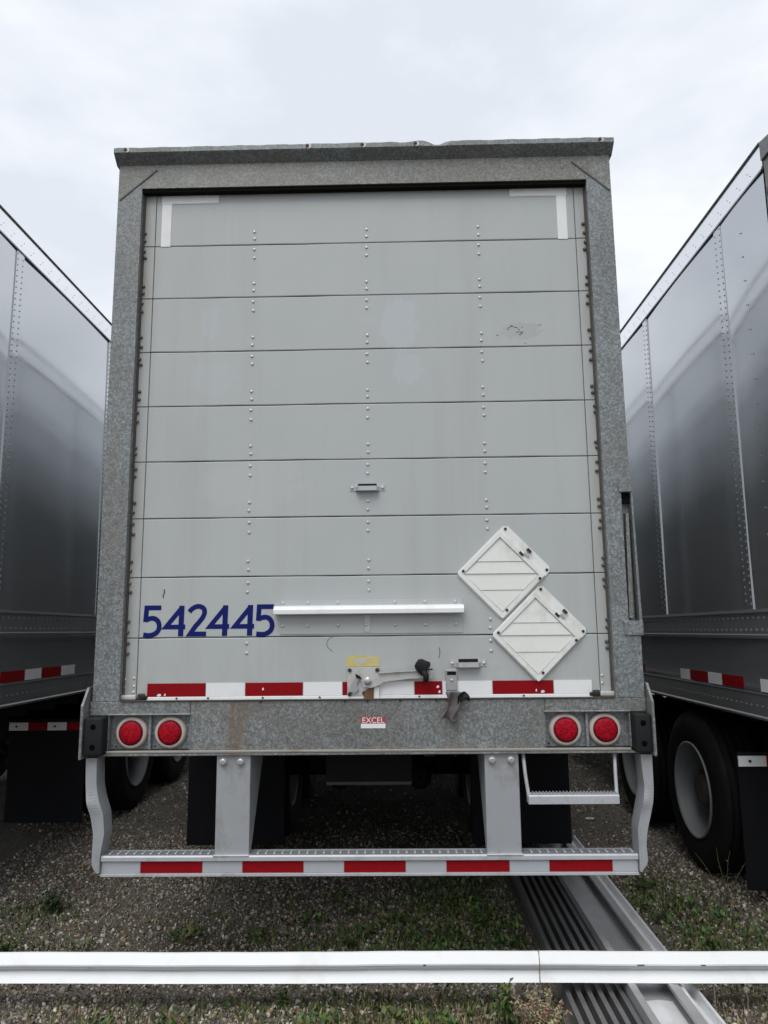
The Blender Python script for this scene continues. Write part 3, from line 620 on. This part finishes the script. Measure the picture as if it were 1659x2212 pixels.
# ------------------------------------------------------------------ rear sill with lamps
q=B()
q.box(-.820,.828,0,.12,1.0,1.2355,.004); q.box(-1.2945,-.8202,0,.12,1.170,1.2355,.004); q.box(.8282,1.2945,0,.12,1.170,1.2355,.004)
q.box(-1.2945,-.8202,.05,.12,1.0,1.1698); q.box(.8282,1.2945,.05,.12,1.0,1.1698)
q.box(-1.295,1.295,-.0145,.118,.990,.9998,.002); sl=q.build('rear_sill','galv_sill',main); shared.append(sl)
q=B(); q.box(-1.155,1.155,-.008,.03,1.2358,1.2378); q.build('sill_edge','seal',sl)
q=B(); q.box(-1.205,1.212,-.0160,-.0005,1.0002,1.014,.004); q.build('sill_lip','lip',sl)
for s,xs,xe in ((-1,-1.199,-.8202),(1,.8282,1.211)):
    q=B()
    xm=(xs+xe)/2
    q.box(xs,xe,.032,.05,1.0165,1.1695)
    q.box(xm-.006,xm+.006,.004,.032,1.0165,1.1695,.002); q.box(xs-.006,xs,.002,.05,1.0165,1.1695); q.box(xe,xe+.006,-.003,.05,1.0165,1.1695); 
    q.box(xs-.006,xe+.006,-.012,-.0005,1.1715,1.180,.003)
    lb=q.build('lamp_box','galv',main); shared.append(lb)
    for cx in ((-1.097,-.915) if s<0 else (.921,1.103)):
        ring=B(); ring.lathe([(.053,.0315),(.053,.010),(.058,.004),(.068,.006),(.074,.016),(.076,.0315)],'y',(cx,0,1.092),36,caps=False); lr=ring.build('tail_lamp','grommet',main,True)
        le=B(); le.lathe([(.0535,.02),(.0535,.004),(.050,-.004),(.040,-.008),(.020,-.011),(.002,-.0115)],'y',(cx,0,1.092),36); le.build('red_lens','lens',lr,True)
        dk=B(); dk.lathe([(.0560,.012),(.0560,.0015),(.0537,.0012),(.0537,.012)],'y',(cx,0,1.092),36,caps=False); dk.build('lens_gap','rubber',lr)
        for dx in (.07,): link('screw',B().lathe([(.005,0),(.004,-.003)],'y',(0,0,0),6).me('screw'),'bolt_dark',lb,loc=(cx-.075,.0315,1.028))
    x0,x1=(-1.2925,-1.206) if s<0 else (1.2185,1.2935)
    q=B(); q.box(x0,x1,-.062,.049,.998,1.169,.010,3); rb=q.build('dock_bumper','rubber',main,True); shared.append(rb)
    for dz in (.045,-.045):
        q=B(); q.lathe([(.013,-.0625),(.013,-.0635),(.006,-.064)],'y',((x0+x1)/2,0,1.083+dz),10); q.build('bolt_hole','hole',rb)
    xa,xb=(-1.307,-1.296) if s<0 else (1.296,1.307)
    q=B(); q.prism([(-.070,.985),(.10,.985),(.10,1.302),(-.004,1.302),(-.010,1.298),(-.070,1.222)],'x',xa,xb); shared.append(q.build('side_gusset','galv_sill',main))
# small maker's sticker: red letters over white
q=B(); q.box(-.024,.090,-.0012,-.0003,1.106,1.158); sk=q.build('maker_sticker','white',main)
tcv=bpy.data.curves.new('letters','FONT'); tcv.body='EXCEL'; tcv.size=.036; tcv.align_x='CENTER'; tcv.extrude=0
to=bpy.data.objects.new('tmp',tcv); C.objects.link(to); dg=bpy.context.evaluated_depsgraph_get(); tme=bpy.data.meshes.new_from_object(to.evaluated_get(dg)); bpy.data.objects.remove(to)
q=B(); q.box(-.024,.090,-.0016,-.0012,1.127,1.158); q.build('sticker_band','ink_red',sk)
link('sticker_letters',tme,'white',sk,loc=(.033,-.0019,1.130),rot=(math.pi/2,0,0))
for x in (-.5,-.1,.02,.16,.31,.46): link('sill_bolt',B().lathe([(.006,0),(.006,-.003)],'y',(0,0,0),6).me('sill_bolt'),'bolt_dark',sl,loc=(x+random.uniform(-.02,.02),0,1.228))

# ------------------------------------------------------------------ underride guard, legs, step
q=B(); q.prism([(-.012,.468),(.10,.468),(.10,.552),(.055,.556),(-.008,.556),(-.014,.550),(-.014,.534),(-.001,.530),(-.001,.480),(-.012,.477)],'x',-1.203,1.212)
gd=q.build('underride_bar','silver_bright',main); shared.append(gd)
gr_=[(-1.025,-.743),(-.562,-.285),(-.103,.175),(.357,.640),(.817,1.099)]; xs=[-1.202]
for a_,b_ in gr_: xs+=[a_,b_]
xs.append(1.211)
for i in range(len(xs)-1):
    q=B(); q.box(xs[i]+.001,xs[i+1]-.001,-.0035,-.0014,.481,.529); q.build('reflector_tape','tape_red' if i%2 else 'tape_silver',gd)
q=B(); q.box(-1.20,1.209,-.004,.056,.5562,.5578); q.build('tread_plate','tread',gd)
rib=B().box(-.005,.005,.002,.05,.5575,.5625,.002).me('tread_rib')
x=-1.17
while x<1.2:
    if not(-.70<x<-.525 or .53<x<.71): link('tread_rib',rib,'silver_bright',gd,loc=(x,0,0),rot=None)
    x+=.0375
for k,(x0,x1) in enumerate(((-.691,-.535),(.543,.698))):
    q=B(); q.box(x0,x1,.004,.014,.5565,.9898,.002); q.prism([(x1-.010,.5565) for _ in ()] or [(.0142,.5565),(.05,.5565),(.36,.9898),(.0142,.9898)],'x',x1-.010,x1); q.prism([(.0142,.5565),(.05,.5565),(.36,.9898),(.0142,.9898)],'x',x0,x0+.010)
    lg=q.build('guard_leg','silver',main); shared.append(lg)
    for bx in ((x0+.031,x0+.112) if k==0 else (x0+.033,x0+.119)):
        q=B(); q.lathe([(.020,.0038),(.020,.0005),(.015,0),(.015,-.012),(.009,-.015)],'y',(bx,0,.961),10); q.build('bolt','bolt',lg)
    q=B(); q.box(x0-.004,x1+.004,-.0165,.006,.5515,.5585,.002); q.build('weld_plate','silver_bright',lg)
def strap(st,name):
    # stations (z,x0,x1) interpolated
    zz=np.array([s_[0] for s_ in st][::-1]); a0=np.array([s_[1] for s_ in st][::-1]); a1=np.array([s_[2] for s_ in st][::-1]); Z=np.linspace(zz[0],zz[-1],40)
    def sm(v):
        y=np.interp(Z,zz,v); k=np.array([1,2,1])/4; yp=np.pad(y,1,mode='edge'); return np.convolve(yp,k,'valid')
    A0,A1=sm(a0),sm(a1); V=[];F=[]
    for i,z in enumerate(Z):
        bul=.012*math.exp(-((z-.78)/.04)**2)
        V+= [(A0[i],-.022-bul,z),(A1[i],-.022-bul*.3,z),(A1[i],.075,z),(A0[i],.075,z)]
    for i in range(len(Z)-1):
        for k in range(4): F.append((i*4+k,i*4+(k+1)%4,(i+1)*4+(k+1)%4,(i+1)*4+k))
    F+=[(3,2,1,0),tuple((len(Z)-1)*4+k for k in range(4))]
    me=bpy.data.meshes.new(name); me.from_pydata(V,[],F); o=link(name,me,'silver',main); tag(o,'bent grey end strap between sill and underride bar'); return o
strap([(.985,-1.291,-1.241),(.86,-1.286,-1.236),(.80,-1.277,-1.222),(.765,-1.266,-1.208),(.732,-1.256,-1.198),(.651,-1.240,-1.190),(.56,-1.242,-1.2055),(.512,-1.240,-1.2055),(.485,-1.214,-1.2055)],'end_strap')
strap([(.985,1.247,1.299),(.839,1.256,1.297),(.78,1.243,1.290),(.719,1.228,1.275),(.66,1.2145,1.258),(.601,1.2145,1.249),(.523,1.2145,1.252),(.484,1.2145,1.222)],'end_strap')
q=B(); q.tube([(.722,.02,.99),(.728,.018,.90),(.738,.0,.80),(.742,-.005,.785)],.0085,8); q.build('step_hanger','silver_bright',main,True)
q=B(); q.tube([(1.141,.02,.99),(1.140,.018,.90),(1.136,.0,.80),(1.132,-.005,.785)],.0085,8); sp=q.build('step_hanger','silver_bright',main,True)
q=B(); q.prism([(-.028,.773),(.030,.773),(.030,.812),(-.024,.812),(-.028,.806)],'x',.733,1.139); q.build('step_tread','silver_bright',sp)
rib2=B().box(-.003,.003,-.024,.030,.812,.819,.002).me('tread_tooth')
for x in np.arange(.745,1.135,.0155): link('tread_tooth',rib2,'silver_bright',sp,loc=(x,0,0))
q=B(); q.box(-.232,.217,.45,.60,.768,1.03,.006); bx=q.build('underbody_box','dark',main)
q=B(); q.box(-.228,.213,.440,.4495,.768,.785,.003); q.build('box_edge','seal',bx)

# neighbours repeat the plain rear-end parts (meshes shared)
for p in (left,right):
    for o in shared:
        c_=copy_tree(o,p)
        if p is right and o is hd: c_.location=(0,-.002,-.045)
    link('corner_post',plain_post,'galv',p)
    q=B(); q.box(-1.20,1.20,DY+.024,DY+.04,1.238,3.90); d=q.build('roll_up_door','gap',p)
    for o in door.children:
        if o.name.split('.')[0] in ('door_panel','end_cap'): inst(o,d)

# ------------------------------------------------------------------ white rail and aluminium profiles on the ground
q=B(); q.prism([(-.222,.117),(-.192,.148),(-.190,.150),(-.164,.151),(-.164,.174),(-.202,.176),(-.216,.180),(-.216,.186),(-.186,.219),(-.180,.221),(-.172,.219),(-.172,.124),(-.13,.122),(-.13,.117)],'x',-3.1,3.3)
long_e=[e for e in q.bm.edges if abs(e.verts[0].co.x-e.verts[1].co.x)>1]; bmesh.ops.subdivide_edges(q.bm,edges=long_e,cuts=60,use_grid_fill=True)
for v in q.bm.verts: v.co.y+=.0025*math.sin(v.co.x*2.1+.5)+.0008*math.sin(v.co.x*9); v.co.z+=.0012*math.sin(v.co.x*3.3)+(.0006*math.sin(v.co.x*17) if v.co.z>.15 else 0)
rail_o=q.build('white_rail','rail_white')
for (x_,w_,h_) in ((-.95,.05,.004),(.24,.012,.006),(1.12,.03,.005),(1.38,.02,.004)):
    q=B(); q.box(x_,x_+w_,-.2185,-.2165,.1795,.1795+h_,.0008); q.build('scuff','seal',rail_o)
tag(rail_o,'long white stepped rail lying across the foreground on the aluminium profiles','rail')
q=B(); q.box(-2.62,-2.30,-.32,-.05,0,.1165,.006); tag(q.build('timber_block','wood'),'weathered timber block propping the far left end of the white rail','timber block')
prof=tag
def profile(name,pts,x,y0,y1,mat,label,rotz=.014):
    b=B(); b.prism(pts,'y',y0,y1); o=b.build(name,mat); o.location=(x,0,.004); o.rotation_euler=(0,0,-rotz); tag(o,label,'metal profile','aluminium profiles laid under the rail'); return o
# ribbed dark plank: base sheet with five ribs
wv=.245; pts=[(0,.008)]; 
base=[(0,0),(wv,0)]; top=[]
nr=6
for k in range(nr):
    xc=wv-.012-k*(wv-.024)/(nr-1); top+=[(xc+.009,.012),(xc+.006,.060),(xc+.010,.063),(xc+.010,.068),(xc-.010,.068),(xc-.010,.063),(xc-.006,.060),(xc-.009,.012)]
pk_=profile('ribbed_floor_plank',base+top,.826,-2.0,1.95,'alu_dark','dark ribbed aluminium floor plank beside the wide channel')
profile('wide_channel',[(0,0),(.205,0),(.205,.108),(.165,.112),(.165,.098),(.192,.090),(.192,.05),(.045,.05),(.030,.104),(.030,.112),(0,.112)],1.078,-2.4,2.08,'alu_dull','wide aluminium channel with flat web between the dark plank and narrow rail')
profile('narrow_edge_rail',[(0,0),(.09,0),(.09,.070),(.078,.070),(.072,.03),(.016,.03),(.016,.095),(.004,.095),(.004,.03),(0,.03)],1.290,-2.2,2.16,'alu','narrow bright aluminium edge rail, outermost on the right of the profiles')
fs=profile('folded_sheet',[(0,0),(.118,0),(.118,.006),(.06,.012),(0,.006)],1.128,-1.9,-.255,'alu','bright folded aluminium sheet lying in the wide channel in front of the rail'); fs.location.z=.0575

# ------------------------------------------------------------------ gravel stones, grass, weeds
def stones(n,xr,yr,smin,smax,name,label):
    ph=(1+5**.5)/2
    bv=np.array([(1,0,0),(-1,0,0),(0,1,0),(0,-1,0),(0,0,.8),(0,0,-.8),(.6,.6,.4),(-.6,.6,-.3),(.6,-.55,-.3),(-.55,-.6,.45)],float)
    bf=[(0,6,4),(0,2,6),(6,2,4),(2,1,4),(1,9,4),(9,3,4),(3,0,4),(1,3,9),(2,7,1),(0,8,2),(3,8,0),(1,7,3)]
    T=np.column_stack([rng.uniform(*xr,n),rng.uniform(*yr,n),np.zeros(n)])
    keep=~((T[:,0]>.80)&(T[:,0]<1.40)&(T[:,1]<2.2)); T=T[keep]; n=len(T)
    # gaps where weeds and soil take over
    dens=.5+.5*np.sin(T[:,0]*2.1+1)*np.sin(T[:,1]*2.7+.4*T[:,0]); keep=rng.random(n)<(.45+.75*dens); T=T[keep]; n=len(T)
    keep=~((np.abs(T[:,0])<.85)&(T[:,1]>1.5)&(rng.random(n)<.65)); T=T[keep]; n=len(T)
    s=smin+(smax-smin)*rng.random(n)**2.2; q=rng.normal(size=(n,4)); q/=np.linalg.norm(q,axis=1)[:,None]; a,b_,c,d=q.T
    Rm=np.stack([np.stack([1-2*(c*c+d*d),2*(b_*c-a*d),2*(b_*d+a*c)],-1),np.stack([2*(b_*c+a*d),1-2*(b_*b_+d*d),2*(c*d-a*b_)],-1),np.stack([2*(b_*d-a*c),2*(c*d+a*b_),1-2*(b_*b_+c*c)],-1)],1)
    sc=s[:,None]*rng.uniform(.6,1.15,(n,3)); Rm=Rm*sc[:,None,:]; T[:,2]=s*.25
    pal=np.array([(.215,.19,.16),(.28,.25,.215),(.36,.33,.285),(.12,.102,.082),(.48,.45,.40),(.29,.225,.155),(.18,.135,.09)]); pw=np.array([.26,.24,.13,.16,.05,.08,.08]); cols=pal[rng.choice(len(pal),n,p=pw/pw.sum())]*rng.uniform(.85,1.35,(n,1))
    o=bulk(name,bv,bf,(Rm,T),'stone',None,cols); return tag(o,label,'gravel',kind='stuff')
stones(72000,(-2.6,2.8),(-.9,2.6),.005,.0155,'gravel','loose grey gravel stones around and under the trailers')
stones(700,(-2.4,2.4),(-.9,2.0),.012,.024,'gravel','larger gravel stones among the small ones')
stones(16000,(-3.0,3.0),(2.6,7),.008,.020,'gravel','loose grey gravel stones further back between the trailers')
def blades(n,pts_fn,hmin,hmax,pal,name,label,wd=.004):
    # each blade: bent strip of 2 quads
    P0=pts_fn(n); n=len(P0); h=hmin+(hmax-hmin)*rng.random(n)**1.5; az=rng.uniform(0,2*np.pi,n); lean=rng.uniform(.1,.9,n)
    bv=np.array([(-1,0,0),(1,0,0),(-.8,.25,.55),(.8,.25,.55),(0,1,1)],float); bf=[(0,1,3),(0,3,2),(2,3,4)]
    ca,sa=np.cos(az),np.sin(az); Rm=np.zeros((n,3,3)); ww=wd*rng.uniform(.5,1.3,n)
    Rm[:,0,0]=ca*ww; Rm[:,1,0]=sa*ww; Rm[:,0,1]=-sa*h*lean; Rm[:,1,1]=ca*h*lean; Rm[:,2,2]=h
    cols=np.array(pal)[rng.integers(0,len(pal),n)]*rng.uniform(.7,1.25,(n,1)); T=np.column_stack([P0,np.zeros(n)])
    o=bulk(name,bv,bf,(Rm,T),'leaf',None,cols); return tag(o,label,'grass',kind='stuff')
def clumps(cs):
    def f(n):
        w_=np.array([c[4] for c in cs],float); k=rng.choice(len(cs),n,p=w_/w_.sum()); c=np.array([c[:4] for c in cs])[k]
        p=c[:,:2]+rng.normal(size=(n,2))*c[:,2:4]; return p[~((p[:,0]>.80)&(p[:,0]<1.39)&(p[:,1]<2.2))]
    return f
GREEN=[(.055,.085,.025),(.075,.11,.03),(.045,.07,.02),(.10,.115,.04)]; DRY=[(.26,.20,.11),(.20,.15,.085),(.30,.25,.16),(.16,.13,.06)]
blades(8000,clumps([(.45,.75,.22,.35,3),(.2,.35,.35,.2,2),(-.3,.6,.35,.3,1.2),(1.75,.6,.18,.4,2),(1.6,1.1,.12,.3,1),(-.9,1.9,.25,.4,.8),(.6,1.5,.2,.3,1),(2.0,.2,.25,.3,.8),(-1.9,.9,.15,.15,.6),(-1.9,.4,.15,.1,.5),(-.1,-.2,.5,.08,.6),(.3,-.25,.3,.08,.8)]),.010,.042,GREEN,'grass','short green grass and clover growing through the gravel',.0065)
blades(9000,clumps([(.35,-.4,.28,.14,4),(.1,-.28,.3,.1,2),(-.75,-.32,.2,.08,1),(-1.2,-.3,.15,.1,1),(.74,-.32,.10,.10,2),(1.5,-.3,.2,.15,1),(1.8,.5,.2,.3,2),(-.3,.45,.4,.25,1),(-1.5,.7,.25,.35,1)]),.008,.03,DRY+[(.12,.12,.05)],'dry_grass','dry straw coloured grass tufts in front of the trailer',.0035)
blades(2600,clumps([(0,1,1.6,1.2,1),(0,2.5,2,1.4,1),(0,-.4,1.2,.2,.5)]),.01,.035,GREEN+DRY,'sparse_weeds','sparse tiny weeds scattered over the gravel',.004)
def weed(name,loc,h,n_st,spread,n_lf,lf,pal,label,group,seed,droop=.3,stemcol='wood'):
    rr=random.Random(seed); root=tag(empty(name,loc),label,'weed',group); sb=B(); LV=[];LF=[];LC=[]
    for k in range(n_st):
        az=rr.uniform(0,6.28); sp=spread*rr.uniform(.2,1); hh=h*rr.uniform(.65,1.0)
        pts=[]
        for i in range(6):
            t=i/5; pts.append(Vector((math.cos(az)*sp*t**1.3,math.sin(az)*sp*t**1.3,hh*t))+Vector((rr.uniform(-.004,.004),rr.uniform(-.004,.004),0))*(1 if i else 0))
        sb.tube(pts,[.0028*(1-.7*i/5)+.0006 for i in range(6)],5)
        for j in range(n_lf):
            t=rr.uniform(.12,1); i=min(int(t*5),4); p=pts[i].lerp(pts[i+1],t*5-i); a2=rr.uniform(0,6.28); L=lf*rr.uniform(.6,1.2)*(1.15-.5*t); el=rr.uniform(-droop,.9)
            d=Vector((math.cos(a2)*math.cos(el),math.sin(a2)*math.cos(el),math.sin(el))); sd_=d.cross(Vector((0,0,1))).normalized()*L*.22; nn=sd_.cross(d).normalized()*L*.08
            b0=len(LV); LV+=[p,p+d*L*.45+sd_+nn,p+d*L-Vector((0,0,L*.15)),p+d*L*.45-sd_+nn,p+d*L*.45-nn*.3]; LF+=[(b0,b0+4,b0+1),(b0+1,b0+4,b0+2),(b0,b0+3,b0+4),(b0+3,b0+2,b0+4)]
            c=[x*rr.uniform(.7,1.25) for x in rr.choice(pal)]; LC+=[c]*5
    sb.build('stem','wood' if name.startswith('dry') else 'stem',root)
    me=bpy.data.meshes.new('foliage'); me.from_pydata([tuple(v) for v in LV],[],LF); at=me.color_attributes.new('Col','FLOAT_COLOR','POINT'); at.data.foreach_set('color',np.column_stack([np.array(LC),np.ones(len(LC))]).astype(np.float32).ravel())
    link('foliage',me,'leaf',root); return root
GW='weeds growing in the gravel'
DG=[(.035,.065,.022),(.05,.08,.028),(.028,.05,.02)]; LG=[(.075,.125,.03),(.10,.15,.035),(.06,.10,.028)]; TAN=[(.36,.28,.17),(.28,.21,.12),(.42,.35,.23)]
weed('bushy_weed',(-1.80,.88,0),.17,9,.10,14,.045,DG,'dark green bushy weed on the left, behind the white rail',GW,1)
weed('bushy_weed',(-1.80,.36,0),.07,8,.07,10,.04,LG,'low bright weed at the left edge just behind the white rail',GW,2)
weed('sprig_weed',(-.35,-.15,0),.085,4,.03,9,.035,LG,'small green sprig below the middle of the white rail',GW,3)
weed('sprig_weed',(.565,-.34,0),.20,6,.055,16,.05,LG,'upright bright green sprig beside the dry weed clump',GW,4)
weed('dry_weed',(.70,-.40,0),.17,26,.14,34,.024,TAN,'tan dried weed clump beside the ribbed plank in the foreground',GW,5)
weed('dry_stalk',(.705,-.275,0),.33,1,.012,26,.012,[(.16,.10,.06),(.22,.15,.09)],'thin brown dried stalk rising in front of the white rail',GW,6)
weed('thin_weed',(1.99,.98,0),.34,4,.16,7,.03,[(.10,.11,.055),(.14,.14,.08)],'tall thin spindly weed in front of the right wheel',GW,7)
weed('sprig_weed',(1.60,-.36,0),.09,6,.04,9,.035,LG,'small green sprig at the lower right, right of the narrow rail',GW,8)
weed('sprig_weed',(1.66,.38,0),.10,7,.07,9,.04,[(.05,.08,.03),(.08,.11,.035)],'green weed right of the profiles, behind the white rail',GW,9)
weed('leafy_weed',(.56,.62,0),.16,8,.12,10,.055,LG,'tallest leafy green weed under the underride bar, left of the plank',GW,10)
weed('leafy_weed',(.30,.28,0),.09,7,.09,9,.045,LG,'low leafy weed just behind the rail, under the bar centre',GW,11)
weed('leafy_weed',(-.10,.42,0),.07,6,.07,8,.04,DG+LG,'small leafy weed behind the rail, left of centre',GW,12)
weed('dry_stalk',(1.40,-.30,0),.15,1,.01,6,.010,[(.15,.11,.07)],'short thin stalk before the rail, nearer the aluminium profiles',GW,13)
weed('dry_stalk',(1.52,-.30,0),.13,1,.01,6,.010,[(.15,.11,.07)],'short thin stalk before the rail, nearer the right edge',GW,14)
lt_=rock(.030,2,.22,9,(1.3,.9,.3)).build('litter','litter',loc=(1.70,2.90,.012)); tag(lt_,'small crumpled white litter on the gravel seen through the step','litter')

rosette_spots=[(rx_,ry_) for rx_,ry_ in ((-.4,1.9),(.1,2.1),(.5,1.95),(-.1,2.6),(.35,2.7),(-.5,2.5),(.0,3.2),(.4,3.4),(-.35,3.3))]+[(.25,.95),(.55,1.1),(.7,.65),(.4,.45),(.2,.5),(.0,.6),(-.1,.85),(-.3,.3),(.65,.25),(1.65,.55),(1.85,.75),(2.05,.6),(1.5,.95),(1.6,.3),(.45,.95),(.62,.85),(.35,.6),(.15,.75),(.68,.45),(.5,.3),(.05,.25),(-.35,.75),(-.55,.5),(-.2,1.05),(1.55,.75),(1.75,.95),(1.9,.5),(1.62,1.25),(2.0,.25),(1.5,.15),(-.95,.55),(-1.05,1.6),(-.85,2.2),(-1.45,.35),(.1,-.3),(.3,-.38),(-.15,-.34),(-.8,-.3),(-1.05,-.38),(.62,1.3),(.3,1.25),(1.72,-.25)]
LV=[];LF=[];LC=[]; rr=random.Random(5)
for cx,cy in rosette_spots:
    for k in range(rr.randint(45,90)):
        px,py=cx+rr.gauss(0,.05),cy+rr.gauss(0,.05)
        if .79<px<1.41: continue
        a2=rr.uniform(0,6.28); el=rr.uniform(.1,1.2); L=rr.uniform(.018,.042); p=Vector((px,py,rr.uniform(0,.035)))
        d=Vector((math.cos(a2)*math.cos(el),math.sin(a2)*math.cos(el),math.sin(el))); sd_=d.cross(Vector((0,0,1))).normalized()*L*.28
        b0=len(LV); LV+=[p,p+d*L*.5+sd_,p+d*L,p+d*L*.5-sd_]; LF+=[(b0,b0+1,b0+2),(b0,b0+2,b0+3)]
        c=[x*rr.uniform(.7,1.3) for x in rr.choice(LG+DG+[(.12,.11,.045)])]; LC+=[c]*4
me=bpy.data.meshes.new('ground_cover'); me.from_pydata([tuple(v) for v in LV],[],LF); at=me.color_attributes.new('Col','FLOAT_COLOR','POINT'); at.data.foreach_set('color',np.column_stack([np.array(LC),np.ones(len(LC))]).astype(np.float32).ravel())
tag(link('ground_cover',me,'leaf'),'low green leafy ground cover in patches over the gravel','ground cover',kind='stuff')
